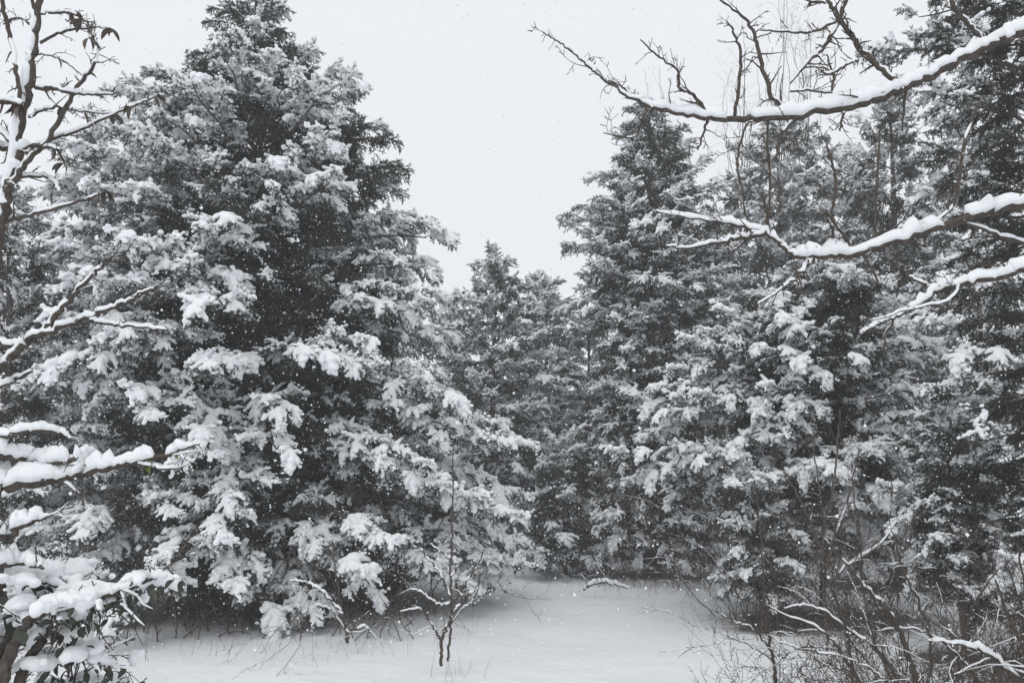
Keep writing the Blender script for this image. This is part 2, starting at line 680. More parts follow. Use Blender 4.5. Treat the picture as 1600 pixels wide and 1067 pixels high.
def cedar(label, px0, Y0, prof, nbr, weights, seed, nparts=150, size=.8, front=99, spacing=.33, cat='tree', group=None,
          bare_below=None, inner=.40, name='cedar_tree', trunk_r=None, litter=None, lean_px=0, back=.85, dens=1.0, low_droop=.25, upk=.8):
    """prof: rows (py, px left, px right) of the outline, read at the trunk's own distance"""
    rng = random.Random(seed)
    x0 = at(px0, 757, Y0).x
    gz = gheight(x0, Y0)
    rows = sorted(((max(at(px0, py, Y0).z - gz, .12), at(l, py, Y0).x, at(r, py, Y0).x) for py, l, r in prof))
    H = rows[-1][0]
    hs = [r[0] for r in rows]
    lean = (rows[-1][1] + rows[-1][2]) * .5 - x0
    zl = [x0 + lean * h / H - l for h, l, r in rows]
    zr = [r - x0 - lean * h / H for h, l, r in rows]
    root = thing(name, label, cat, (x0, Y0, gz), group)

    def R(h, az):
        l, r = np.interp(h, hs, zl), np.interp(h, hs, zr)
        c, s = math.cos(az), math.sin(az)
        ex = r if c > 0 else l
        f = .5 * (l + r)
        ey = min(f, front) * (1 - .35 * max(0, h / H - .35)) if s < 0 else f * back
        return 1.0 / math.sqrt((c / max(ex, .05)) ** 2 + (s / max(ey, .05)) ** 2)
    ax = lambda h: Vector((lean * max(h, 0.0) / H + .04 * math.sin(h * 1.3 + seed), .04 * math.cos(h * 1.1 + seed), h))
    tr = trunk_r or H * .016
    mb = MB()
    n = 14
    mb.tube([ax(H * i / n - (.25 if i == 0 else 0)) for i in range(n + 1)],
            [tr * (1.25 if i == 0 else 1) * (1 - .93 * i / n) + .006 for i in range(n + 1)], 8)
    link('trunk', mb.mesh('trunk', [BARK]), root)
    # heights in proportion to the outline's area
    hh = np.linspace(hs[0], H * .985, 200)
    w = np.array([np.interp(h, hs, zl) + np.interp(h, hs, zr) + .25 for h in hh])
    w = w * np.minimum(np.sqrt(1 + (np.gradient(w * .5) / np.gradient(hh)) ** 2), 3.0)
    cdf = np.cumsum(w) / w.sum()
    items = []

    def pick(up, role):
        if up > .8 and rng.random() < .35:
            c = 'upright'
        else:
            wt = weights[role]
            c = rng.choices(list(wt), list(wt.values()))[0]
        return FLAT.index((c, rng.randrange(len(PROTO[c]))))
    for i in range(nbr):
        h = float(np.interp((i + rng.random()) / nbr, cdf, hh))
        az = i * 2.39996 + rng.uniform(-.5, .5)
        f = h / H
        nv = noise.noise((math.cos(az) * 1.5 + seed, math.sin(az) * 1.5, h * 1.15 / max(.6, H / 8)))
        hollow = nv < -.30
        r = R(min(h + size * .75 * f * upk, H), az) * rng.uniform(.86, 1.04) * (1 + .16 * max(nv, -.5)) * (.86 if hollow else 1)
        sp = size * rng.uniform(.8, 1.15)
        r_in = max(r - sp * .62, .12)
        rise = (-low_droop + 1.1 * f ** 1.4) * r_in
        ha = min(max(h - rise, .15), H * .96)
        p0 = ax(ha)
        p2 = ax(h)
        p2 = Vector((p2.x + r_in * math.cos(az), p2.y + r_in * math.sin(az), h))
        p1 = (p0 + p2) * .5 + Vector((0, 0, (.14 + .06 * rng.random()) * r_in))
        pts = []
        nseg = 8
        for k in range(nseg + 1):
            t = k / nseg
            p = p0 * (1 - t) ** 2 + p1 * 2 * t * (1 - t) + p2 * t * t
            if 0 < k:
                p = p + Vector((rng.gauss(0, 1), rng.gauss(0, 1), rng.gauss(0, .7))) * (.012 * r_in)
            pts.append(p)
        br = MB()
        r0 = .010 + .011 * r_in
        br.tube(pts, [r0 * (1 - .75 * k / nseg) for k in range(nseg + 1)], 5)
        for k in range(int(3 + 5 * r_in)):
            p, d = lerp_path(pts, rng.uniform(.1, .85))
            dd = rot_about(d, Vector((0, 0, 1)), rng.choice((-1, 1)) * rng.uniform(.4, 1.2))
            dd.z += rng.uniform(-.5, .3)
            L = rng.uniform(.2, .6) * min(1, .4 + r_in * .4)
            br.tube(curve_from(p, dd, L, 4, .2, .15, rng), [.006, .005, .004, .003, .002], 3)
        link('branch', br.mesh('branch', [BARK]), root)
        bare = bare_below is not None and h < bare_below
        L = (p2 - p0).length
        lo = .35 if not bare else .8
        npos = max(1, int(L * (1 - lo) / spacing * dens))
        for k in range(npos + 1):
            t = lo + (1 - lo) * (k + (rng.random() - .5) * .6) / max(npos, 1) if npos else 1
            t = min(max(t, .05), .999)
            p, d = lerp_path(pts, t)
            tip = k == npos
            for q in range(1 if tip else 2):
                side = (1 if q else -1)
                yaw = 0 if tip else side * math.radians(rng.uniform(25, 75))
                dd = rot_about(d, Vector((0, 0, 1)), yaw + rng.uniform(-.15, .15))
                upw = f ** 1.6 * upk
                dd.z = dd.z * .5 + upw * rng.uniform(.5, 1.3) + rng.uniform(-.30, .12) * (1 - f)
                dd.normalize()
                s = sp * rng.uniform(.78, 1.12) * (1 if tip else .9)
                M = Matrix.LocRotScale(p, frame(dd, Vector((0, 0, 1)), rng.gauss(0, .22)).to_quaternion(), Vector((s, s, s)))
                wp = root.location + p
                toc = (CAMV - wp)
                out = Vector((math.cos(az), math.sin(az), .15))
                score = s / toc.length * (1.0 + .9 * out.dot(toc.normalized())) * (.45 + .55 * t)
                items.append((score, M, pick(dd.z, 'low' if hollow else 'tip' if (tip or t > .72) else 'mid' if t > .5 else 'low')))
    # leaders at the top
    for k in range(4 + int(H * .4)):
        h = H - size * rng.uniform(.45, 1.5)
        a = rng.uniform(0, 6.28)
        p = ax(h) + Vector((math.cos(a), math.sin(a), 0)) * R(max(h, .1), a) * .45 * rng.random()
        d = Vector((math.cos(a) * .28, math.sin(a) * .28, 1))
        s = size * rng.uniform(.55, .85)
        items.append((9, Matrix.LocRotScale(p, frame(d, Vector((0, 1, .1)), rng.uniform(0, 6)).to_quaternion(), Vector((s, s, s))), pick(1, 'tip')))
    items.append((9, Matrix.LocRotScale(ax(H - size * .55), frame(Vector((.05, 0, 1)), Vector((0, 1, .1)), 0).to_quaternion(),
                                        Vector((size * .62,) * 3)), pick(1, 'tip')))
    # dim inner foliage close to the stem
    for k in range(int(len(items) * inner)):
        h = float(np.interp(rng.random(), cdf, hh)) * .95
        if bare_below is not None and h < bare_below:
            continue
        a = rng.uniform(0, 6.283)
        r = R(h, a) * rng.uniform(.08, .62)
        d = Vector((math.cos(a), math.sin(a), rng.uniform(-.5, .5)))
        s = size * rng.uniform(.7, 1.05)
        p = ax(h) + Vector((math.cos(a), math.sin(a), 0)) * r
        c = FLAT.index(('bare', rng.randrange(len(PROTO['bare']))))
        items.append((-1, Matrix.LocRotScale(p, frame(d, Vector((0, 0, 1)), rng.gauss(0, .6)).to_quaternion(), Vector((s, s, s))), c))
    items.sort(key=lambda q: -q[0])
    for (sco, M, k) in items[:nparts]:
        fm, sm = PROTO[FLAT[k][0]][FLAT[k][1]]
        b = link('bough', fm, root)
        b.matrix_basis = M
        s = link('snow', sm, b, 'stuff' if FLAT[k][0] == 'light' else None) if sm else None
        if FLAT[k] not in SRC:
            SRC[FLAT[k]] = (b, s)
    rest = items[nparts:]
    for k in {q[2] for q in rest}:
        if FLAT[k] not in SRC:
            i = next(j for j, q in enumerate(rest) if q[2] == k)
            fm, sm = PROTO[FLAT[k][0]][FLAT[k][1]]
            b = link('bough', fm, root)
            b.matrix_basis = rest[i][1]
            SRC[FLAT[k]] = (b, link('snow', sm, b) if sm else None)
            rest.pop(i)
    stuff_boughs(root, [(q[1], q[2]) for q in rest])
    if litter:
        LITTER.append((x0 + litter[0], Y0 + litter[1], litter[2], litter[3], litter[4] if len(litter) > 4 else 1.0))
    return root


HVY = dict(tip=dict(heavy=.72, medium=.28), mid=dict(heavy=.30, medium=.42, light=.20, bare=.08), low=dict(medium=.20, light=.38, bare=.42))
MED = dict(tip=dict(heavy=.22, medium=.58, light=.20), mid=dict(heavy=.08, medium=.45, light=.42, bare=.05), low=dict(medium=.25, light=.50, bare=.25))
LGT = dict(tip=dict(heavy=.06, medium=.50, light=.44), mid=dict(medium=.40, light=.55, bare=.05), low=dict(medium=.20, light=.60, bare=.20))
PALE = dict(tip=dict(heavy=.32, medium=.60, light=.08), mid=dict(heavy=.10, medium=.65, light=.25), low=dict(medium=.45, light=.50, bare=.05))
DOM = dict(tip=dict(heavy=.95, medium=.05), mid=dict(heavy=.6, medium=.3, light=.1), low=dict(medium=.4, light=.3, bare=.3))
DRK = dict(tip=dict(heavy=.10, medium=.35, light=.55), mid=dict(medium=.10, light=.30, bare=.60), low=dict(light=.08, bare=.92))

# the big cedar that fills the left half
cedar('broad snow laden cedar filling the left half of the clearing', 405, 10.6,
      [(-45, 395, 415), (0, 350, 428), (50, 335, 445), (90, 302, 492), (130, 252, 555), (170, 205, 628), (220, 178, 690), (300, 130, 705),
       (400, 95, 720), (480, 60, 725), (560, 50, 725), (650, 55, 825), (750, 55, 858), (850, 60, 872), (885, 90, 840), (912, 170, 760)],
      250, HVY, 11, nparts=300, size=.54, spacing=.25, front=2.7, upk=.62, litter=(.3, .5, 3.0, 2.1))
# left edge
cedar('grey cedar top showing behind the broad left cedar, left of its shoulder', 150, 16.5,
      [(185, 143, 157), (230, 120, 200), (320, 80, 230), (450, 30, 260), (620, 0, 300), (800, -20, 320)], 56, MED, 21, nparts=90, size=.7)
cedar('cedar cut by the left edge behind the bare leafy sapling', 15, 9.0,
      [(300, 0, 35), (350, -70, 100), (430, -90, 130), (550, -100, 140), (700, -110, 125), (850, -110, 115), (930, -90, 100)],
      55, MED, 22, nparts=110, size=.48, spacing=.26, litter=(0, 0, 1.1, 1.0))
# the gap at the end of the clearing
cedar('pointed mid distance cedar with a bare lower trunk at the end of the clearing', 772, 17,
      [(398, 758, 788), (425, 728, 825), (500, 695, 860), (600, 690, 880), (700, 690, 890), (850, 700, 900)], 84, PALE, 31, nparts=150, size=.6, spacing=.28)
cedar('small faint cedar between the pointed cedar and the tall right one', 850, 20.5,
      [(430, 838, 868), (470, 812, 905), (600, 790, 930), (800, 780, 950)], 54, PALE, 32, nparts=90, size=.75)
cedar('low pale cedar in front of the bright gap beside the tall right cedar', 918, 18.5,
      [(485, 905, 930), (530, 870, 965), (650, 850, 990), (850, 840, 1000)], 54, PALE, 33, nparts=90, size=.75)
cedar('young cedar leaning out low at the back right corner of the clearing', 880, 14.5,
      [(690, 870, 890), (740, 830, 930), (820, 800, 960), (880, 800, 960)], 40, PALE, 34, nparts=90, size=.6)
# right side
cedar('tall pointed cedar right of the sky gap', 1015, 14.2,
      [(155, 995, 1030), (195, 958, 1065), (250, 935, 1105), (300, 920, 1140), (345, 880, 1165), (420, 890, 1180), (500, 930, 1175), (600, 900, 1160),
       (700, 930, 1180), (800, 920, 1190), (870, 900, 1170)], 170, LGT, 41, nparts=290, size=.54, spacing=.23, upk=.6, litter=(.4, .3, 2.0, 1.3, .7))
cedar('pale cedar behind the tall pointed cedar under the upper bare limb', 1215, 18,
      [(175, 1195, 1240), (230, 1125, 1305), (350, 1085, 1330), (500, 1060, 1360), (700, 1050, 1380), (850, 1050, 1380)], 110, PALE, 42, nparts=180, size=.64, spacing=.27, upk=.6)
cedar('dark topped cedar between the two bare limbs at the right', 1390, 13.5,
      [(150, 1375, 1410), (200, 1325, 1470), (300, 1290, 1510), (450, 1270, 1540), (600, 1260, 1550), (800, 1250, 1550), (870, 1260, 1540)],
      90, MED, 43, nparts=180, size=.58, spacing=.3, litter=(0, 0, 2.0, 1.5))
cedar('bent over cedar with a thick white dome of snow and dark bare twigs below', 1270, 10.3,
      [(415, 1240, 1310), (440, 1180, 1370), (500, 1105, 1425), (570, 1040, 1440), (670, 965, 1430), (740, 945, 1400), (800, 1100, 1400), (880, 1150, 1380)],
      140, DOM, 44, nparts=290, size=.48, spacing=.22, bare_below=1.75, front=1.7, trunk_r=.04, upk=.05, litter=(0, -.2, 1.9, 1.3))
cedar('knee high white cedar at the edge of the clearing below the bent one', 1175, 9.4,
      [(735, 1165, 1190), (780, 1125, 1245), (850, 1112, 1255), (900, 1100, 1250), (930, 1110, 1230)], 34, HVY, 45, nparts=90, size=.40, spacing=.22, litter=(.1, 0, .7, .5))
cedar('big dark cedar cut by the right edge', 1630, 7.4,
      [(-380, 1620, 1640), (-200, 1500, 1760), (0, 1385, 1880), (100, 1420, 1850), (200, 1415, 1850), (300, 1445, 1850), (450, 1435, 1850),
       (600, 1425, 1850), (750, 1420, 1850), (900, 1450, 1850), (960, 1480, 1800)], 130, DRK, 46, nparts=260, size=.46, spacing=.24, front=1.3, litter=(0, -.2, 1.6, 1.3))
cedar('young cedar with white shelves of snow in front of the dark right cedar', 1480, 8.0,
      [(640, 1460, 1500), (700, 1410, 1545), (780, 1395, 1560), (870, 1405, 1570), (940, 1440, 1560)], 40, MED, 47, nparts=100, size=.40, spacing=.22, litter=(0, 0, .8, .6))
# farther rows that close the view
for (px, Y, top, hw, lab) in ((705, 24, 470, 95, 'hazy far cedar just behind the right side of the broad cedar'),
                              (560, 22, 330, 150, 'far cedar hidden mostly by the broad left cedar'),
                              (1110, 24, 330, 110, 'far cedar in the haze behind the tall pointed cedar'),
                              (985, 27, 500, 95, 'farthest low cedar seen through the bright gap'),
                              (830, 29, 520, 100, 'farthest cedar at the very end of the clearing'),
                              (1320, 22, 235, 110, 'hazy far cedar above the bent snow dome'),
                              (1520, 20, 120, 140, 'far cedar behind the big dark right cedar'),
                              (60, 24, 380, 150, 'hazy far cedar low at the left edge'),
                              (280, 24, 300, 150, 'far cedar behind the left shoulder of the broad cedar')):
    cedar(lab, px, Y, [(top, px - 8, px + 8), (top + 50, px - hw * .45, px + hw * .45), (top + 150, px - hw * .8, px + hw * .8),
                       (top + 300, px - hw, px + hw), (850, px - hw * 1.1, px + hw * 1.1)],
          46, PALE, int(px + Y), nparts=50, size=.95, spacing=.42)

build_ground(LITTER)


# ------------------------------------------------------------------ bare limbs with snow lying on them
def limb_paths(path, n=7, jit=.06, rng=random, kink=.0012):
    P = catmull(path, n)
    for i in range(1, len(P) - 1):
        r = P[i, 3]
        P[i, :3] += np.array([rng.gauss(0, 1), rng.gauss(0, 1), rng.gauss(0, 1)]) * (r * jit * 4 + kink)
    return P


def snow_on(mb, P, depth, rng, keep=1.0, cover=None):
    """snow strip along the top of a path P (x, y, z, r): flat bottomed, rounded, thinner where the limb is steep"""
    n = len(P)
    K = 9
    seg = []
    ph = rng.uniform(0, 50)
    run = []
    for i in range(n):
        p = Vector(P[i, :3])
        t = Vector(P[min(i + 1, n - 1), :3]) - Vector(P[max(i - 1, 0), :3])
        hz = math.hypot(t.x, t.y) / max(t.length, 1e-6)
        r = P[i, 3]
        nz = noise.noise((ph + i * .33, 1.3, 2.2))
        nz2 = noise.noise((ph + i * .9, 7.3, 2.2))
        hgt = depth * (hz ** 2.2) * (1 + .75 * nz + .40 * nz2) * min(1, .12 + (r / .016) ** .9)
        ok = hz > .38 and hgt > .0025 and noise.noise((ph * 3 + i * .37, 9.4, 0)) > -.64 and noise.noise((ph * 2 + i * .21, 4.4, 0)) > (1 - keep) * 1.2 - .6
        if ok:
            run.append((p, t, r, hgt))
        if (not ok or i == n - 1) and run:
            if len(run) >= 3:
                seg.append(run)
            run = []
    for run in seg:
        vs, fs = [], []
        m = len(run)
        for i, (p, t, r, hgt) in enumerate(run):
            e = min(i, m - 1 - i)
            e = min(1, (e + .25) / 1.6) ** .6
            s = Vector((0, 0, 1)).cross(t)
            s = s.normalized() if s.length > 1e-6 else Vector((1, 0, 0))
            u = t.cross(s).normalized()
            if u.z < 0:
                u = -u
            wdt = (r * 1.03 + hgt * .16) * (.55 + .45 * e)
            for k in range(K):
                a = math.pi * k / (K - 1)
                x, y = math.cos(a) * wdt, max(math.sin(a), 0.0) ** .75 * hgt * e
                cr = noise.noise((ph + i * .8, k * .9, 3.1)) * .5 + noise.noise((ph + i * 2.1, k * 1.7, 8.1)) * .35
                q = p + s * (x * (1 + .22 * cr)) + u * (y * (1 + .32 * cr) + r * (.05 + .75 * math.sin(a)))
                vs.append(q[:])
            vs.append((p + u * r * .15)[:])
        KK = K + 1
        for i in range(m - 1):
            for k in range(KK):
                k2 = (k + 1) % KK
                fs.append((i * KK + k, i * KK + k2, (i + 1) * KK + k2, (i + 1) * KK + k))
        fs.append(tuple(range(KK))[::-1])
        fs.append(tuple((m - 1) * KK + k for k in range(KK)))
        mb.add(vs, fs)


def grow_twig(mb, smb, p, d, L, r, rng, lvl=0, sn=.008, grav=0.0, kink=.22):
    n = max(4, int(L / .035))
    n = min(n, 16)
    pts = [p.copy()]
    dirs = []
    d = d.normalized()
    for i in range(n):
        d = d + Vector((rng.gauss(0, kink), rng.gauss(0, kink), rng.gauss(0, kink) - grav))
        d.normalize()
        p = p + d * (L / n)
        pts.append(p.copy())
        dirs.append(d.copy())
    rad = [max(r * (1 - .75 * i / n), .0012) for i in range(n + 1)]
    mb.tube(pts, rad, 5 if r > .005 else 4)
    if smb is not None and sn > 0:
        P = np.array([[*q, rr] for q, rr in zip(pts, rad)])
        snow_on(smb, P, sn, rng, .75)
    if lvl > 0:
        for i in range(1, n):
            if rng.random() < .42:
                ax_ = Vector((rng.gauss(0, 1), rng.gauss(0, 1), rng.gauss(0, 1))).normalized()
                dd = rot_about(dirs[i - 1], ax_, rng.uniform(.5, 1.3))
                grow_twig(mb, smb, pts[i], dd, L * rng.uniform(.15, .42), rad[i] * .62, rng, lvl - 1, sn * .7, grav, kink)
        # short knobbly spurs
        for i in range(1, n):
            if rng.random() < .35:
                ax_ = Vector((rng.gauss(0, 1), rng.gauss(0, 1), rng.gauss(0, 1))).normalized()
                dd = rot_about(dirs[i - 1], ax_, rng.uniform(.8, 1.5))
                q = pts[i]
                l = rng.uniform(.012, .035)
                mb.tube([q, q + dd.normalized() * l * .6, q + dd.normalized() * l], [.0022, .0018, .0026], 4)


def px_path(rows, org):
    """rows (px, py, Y, radius in px of the 1600 wide photo)"""
    out = []
    for (px, py, Y, rp) in rows:
        q = at(px, py, Y) - org
        out.append((q.x, q.y, q.z, rp * Y / FPX))
    return out


def limb(root, rows, snow, seed, twigs=0, twig_len=.25, lvl=1, kind='limb', material=TWIG, spur=.5, up=.2, sides=8, keep=1.0, tw_sn=.006, parent=None, grav=0.0):
    rng = random.Random(seed)
    P = limb_paths(px_path(rows, root.location), 7, .05, rng, .0006 * rows[0][2])
    mb, smb = MB(), MB()
    pts = [Vector(q[:3]) for q in P]
    mb.tube(pts, [max(q[3], .0012) for q in P], sides)
    snow_on(smb, P, snow, rng, keep)
    n = len(pts)
    for i in range(1, n - 1):
        if rng.random() < spur:
            d = (pts[i + 1] - pts[i - 1]).normalized()
            s = rot_about(d, Vector((rng.gauss(0, 1), rng.gauss(0, 1), rng.gauss(0, 1))).normalized(), rng.uniform(.8, 1.5))
            grow_twig(mb, None, pts[i], s, rng.uniform(.02, .07), max(.0020, P[i, 3] * .25), rng, 0, 0)
    o = link(kind, mb.mesh(kind, [material]), parent or root)
    for k in range(twigs):
        i = rng.randrange(max(1, n // 8), n - 1)
        d = (pts[min(i + 1, n - 1)] - pts[i - 1]).normalized()
        s = rot_about(d, Vector((rng.gauss(0, .5), rng.gauss(0, 1), rng.gauss(0, .5))).normalized(), rng.uniform(.5, 1.2))
        s.z += up
        tb = MB()
        grow_twig(tb, smb, pts[i], s, twig_len * rng.uniform(.5, 1.3), max(.0022, P[i, 3] * .4), rng, lvl, tw_sn, grav)
        link('twig', tb.mesh('twig', [material]), o if parent is None else root)
    if smb.n:
        sb = o if parent is None else root
        link('snow', smb.mesh('snow', [SNOW]), sb, 'stuff')
    return o, P


def leaf_mesh(name, m, L=.06, W=.016, fold=.25, curl=.3):
    mb = MB()
    vs, fs = [], []
    n = 6
    for i in range(n + 1):
        t = i / n
        w = W * math.sin(math.pi * min(1, t * .96 + .02)) ** .8
        z = -curl * L * t * t
        vs += [(L * t, -w, z + w * fold), (L * t, 0, z), (L * t, w, z + w * fold)]
    for i in range(n):
        a = i * 3
        fs += [(a, a + 1, a + 4, a + 3), (a + 1, a + 2, a + 5, a + 4)]
    mb.add(vs, fs)
    me = mb.mesh(name, [m])
    return me


LEAF_DRY = [leaf_mesh('leaf', DRYLEAF, .065, .011, .9, .1), leaf_mesh('leaf', DRYLEAF, .05, .012, .5, .5)]
LEAF_GREEN = leaf_mesh('leaf', GREENLEAF, .05, .012, .3, .4)
LEAF_DARK = [leaf_mesh('leaf', DARKLEAF, .06, .017, .3, .3), leaf_mesh('leaf', DARKLEAF, .05, .015, .3, .7)]


def put_leaf(me, parent, p, d, s, rng):
    o = link('leaf', me, parent)
    o.matrix_basis = Matrix.LocRotScale(p, frame(d, Vector((0, 0, 1)), rng.uniform(-1, 1)).to_quaternion(), Vector((s, s, s)))
    return o


# ---- fruit tree whose limbs reach in from the right
YR = 3.4
R_ORG = at(1900, 1067, YR)
R_ORG = Vector((R_ORG.x, YR, gheight(R_ORG.x, YR)))
ft = thing('fruit_tree', 'bare crab apple tree reaching three snowy limbs in from the right edge', 'tree', R_ORG)
limb(ft, [(1900, 1250, YR, 62), (1895, 900, YR, 52), (1885, 500, YR, 46), (1870, 100, YR, 38), (1850, -300, YR, 26), (1840, -560, YR, 12)], .0, 1, 3, .6, 2, 'trunk', sides=12, spur=0, material=BARK)
UP = [(1872, -40, YR, 24), (1740, 0, YR, 18), (1600, 48, YR, 13), (1545, 72, YR, 12), (1490, 98, YR, 11.5), (1440, 124, YR, 11), (1400, 144, YR, 10.5), (1330, 166, YR, 9.5),
      (1240, 182, YR, 8.5), (1160, 186, YR, 7.5), (1100, 183, YR, 6.2), (1040, 172, YR, 5), (990, 155, YR, 4), (945, 125, YR, 3.3), (920, 105, YR, 3), (895, 82, YR, 2.5),
      (870, 64, YR, 2.1), (848, 51, YR, 1.6)]
UP = [(a, b, c, r * .70) for a, b, c, r in UP]
lu, PU = limb(ft, UP, .052, 2, 16, .17, 2, spur=.45, tw_sn=.004)
MID = [(1882, 250, YR - .2, 22), (1740, 285, YR - .2, 15), (1600, 318, YR - .2, 11), (1530, 336, YR - .2, 10), (1450, 362, YR - .2, 9), (1400, 378, YR - .2, 8.5), (1330, 397, YR - .2, 7.5),
       (1275, 401, YR - .2, 6.5), (1240, 398, YR - .2, 5.5), (1215, 378, YR - .2, 4.5), (1190, 362, YR - .2, 4), (1140, 350, YR - .2, 3), (1085, 342, YR - .2, 2.2), (1025, 330, YR - .2, 1.5)]
MID = [(a, b, c, r * .72) for a, b, c, r in MID]
lm, PM = limb(ft, MID, .048, 3, 14, .17, 2, spur=.45, tw_sn=.008)
LOW = [(1885, 340, YR - .4, 18), (1740, 385, YR - .4, 9), (1600, 420, YR - .4, 6.5), (1560, 432, YR - .4, 6), (1500, 444, YR - .4, 5.2), (1470, 452, YR - .4, 4.6), (1440, 474, YR - .4, 3.8), (1400, 494, YR - .4, 3),
       (1370, 506, YR - .4, 2.2), (1345, 522, YR - .4, 1.5)]
ll, PL = limb(ft, LOW, .034, 4, 9, .17, 2, spur=.45, tw_sn=.008)
# the traced side branches of the limbs
SIDE_UP = [
    [(1410, 137, 4.5), (1375, 105, 4.5), (1350, 82, 4), (1325, 50, 3.6), (1305, 20, 3.2), (1290, -10, 3), (1280, -60, 2)],
    [(1240, 175, 2.6), (1205, 150, 3.2), (1190, 100, 3), (1180, 60, 2.6), (1165, 30, 2.2), (1125, 0, 1.6)],
    [(1148, 180, 2.6), (1153, 140, 2.5), (1158, 90, 2.2), (1148, 55, 1.8), (1135, 33, 1.2)],
    [(1105, 178, 2.6), (1085, 150, 2.4), (1062, 138, 2), (1058, 110, 1.8), (1025, 85, 1.5), (1000, 62, 1)],
    [(1235, 130, 1.8), (1265, 95, 3), (1290, 70, 3), (1305, 45, 3), (1318, 15, 2.6), (1325, -20, 2)],
    [(1305, 35, 2.4), (1270, 50, 1.9), (1230, 50, 1.8), (1187, 47, 1.2)],
    [(1340, 95, 2), (1325, 100, 2), (1300, 115, 1.8), (1280, 117, 1)],
    [(1540, 68, 3.4), (1515, 40, 3.8), (1495, 18, 3.4), (1480, -20, 2.6)],
    [(1300, 142, 1.8), (1302, 120, 1.8), (1296, 100, 1.5), (1292, 85, 1)],
    [(1235, 143, 1.8), (1265, 142, 1.8), (1300, 145, 1.5)],
    [(1290, 5, 2.2), (1265, 0, 2.4), (1240, -8, 2)],
    [(1105, 188, 2), (1100, 205, 1.8), (1090, 235, 1.1)],
    [(1238, 190, 2.6), (1222, 205, 2.2), (1215, 235, 2), (1214, 255, 1.2)],
    [(1012, 160, 1.6), (1000, 200, 1.6), (985, 215, 1.4), (943, 208, 1)],
    [(1320, 175, 2), (1315, 190, 1.6), (1313, 205, 1)],
    [(1415, 145, 2.2), (1412, 165, 1.8), (1410, 205, 1.2)],
    [(992, 152, 1.5), (975, 140, 1.5), (968, 133, 1.3), (950, 126, 1)],
    [(1185, 184, 1.6), (1165, 200, 1.6), (1152, 250, 1.7), (1160, 300, 1.6), (1168, 350, 1.2)],
    [(1200, 186, 1.6), (1200, 230, 1.8), (1203, 290, 1.6), (1200, 360, 1.2)],
]
SIDE_MID = [
    [(1195, 364, 3.5), (1160, 371, 3.2), (1120, 378, 2.6), (1070, 388, 1.8), (1040, 384, 1.2)],
    [(1270, 402, 4), (1255, 422, 3.2), (1235, 440, 2.4), (1205, 462, 1.6), (1180, 478, 1)],
    [(1335, 394, 2.4), (1320, 370, 2.2), (1305, 350, 1.8), (1290, 330, 1.2)],
    [(1305, 396, 2), (1300, 340, 2), (1308, 290, 2.2), (1298, 250, 1.8), (1290, 220, 1)],
    [(1200, 362, 1.9), (1197, 330, 1.8), (1190, 300, 1.4)],
    [(1370, 385, 1.8), (1368, 330, 1.8), (1372, 270, 1.7), (1375, 200, 1.2)],
    [(1450, 355, 2), (1490, 320, 2.2), (1500, 270, 2), (1510, 210, 2.6), (1530, 160, 2)],
    [(1350, 400, 2.4), (1365, 425, 2), (1372, 445, 1.2)],
    [(1500, 345, 2), (1545, 362, 2.6), (1580, 374, 3.2), (1640, 390, 3.4)],
]
SIDE_LOW = [
    [(1475, 453, 2.6), (1450, 446, 2.4), (1420, 432, 2), (1400, 418, 1.4)],
    [(1395, 500, 1.8), (1385, 520, 1.4), (1382, 548, 1)],
    [(1500, 444, 1.8), (1480, 470, 1.6), (1430, 482, 1.4), (1360, 500, 1)],
]
rs = random.Random(77)
fruit_mb = MB()
V_, F_ = ico()
fruit_mb.add(list(map(tuple, (V_ * .009).tolist())), F_)
FRUIT = fruit_mb.mesh('fruit', [mat('withered_fruit', m_leaf((.03, .022, .018), (.08, .055, .04)))])
for (par, rows_, Yb) in ((lu, SIDE_UP, YR), (lm, SIDE_MID, YR - .2), (ll, SIDE_LOW, YR - .4)):
    ssn = MB()
    for r in rows_:
        drift = rs.uniform(-.18, .18)
        n = len(r)
        P = limb_paths(px_path([(a, b, Yb + drift * k / n, c * 1.15) for k, (a, b, c) in enumerate(r)], R_ORG), 6, .06, rs)
        tb = MB()
        pts = [Vector(q[:3]) for q in P]
        tb.tube(pts, [max(q[3], .0013) for q in P], 6)
        snow_on(ssn, P, .016, rs, .85)
        for i in range(2, len(pts) - 1):
            if rs.random() < .5:
                d = (pts[i + 1] - pts[i - 1]).normalized()
                s = rot_about(d, Vector((0, 1, 0)) * rs.choice((-1, 1)) + Vector((rs.gauss(0, .4), 0, rs.gauss(0, .4))), rs.uniform(.5, 1.3))
                grow_twig(tb, None, pts[i], s, rs.uniform(.03, .16), max(.0017, P[i, 3] * .5), rs, 1, 0)
        link('twig', tb.mesh('twig', [TWIG]), par)
        if par is lu and rs.random() < .5:
            q = pts[len(pts) // 2]
            fo = link('fruit', FRUIT, par)
            fo.location = q - Vector((0, 0, .022))
    link('snow', ssn.mesh('snow', [SNOW]), par, 'stuff')


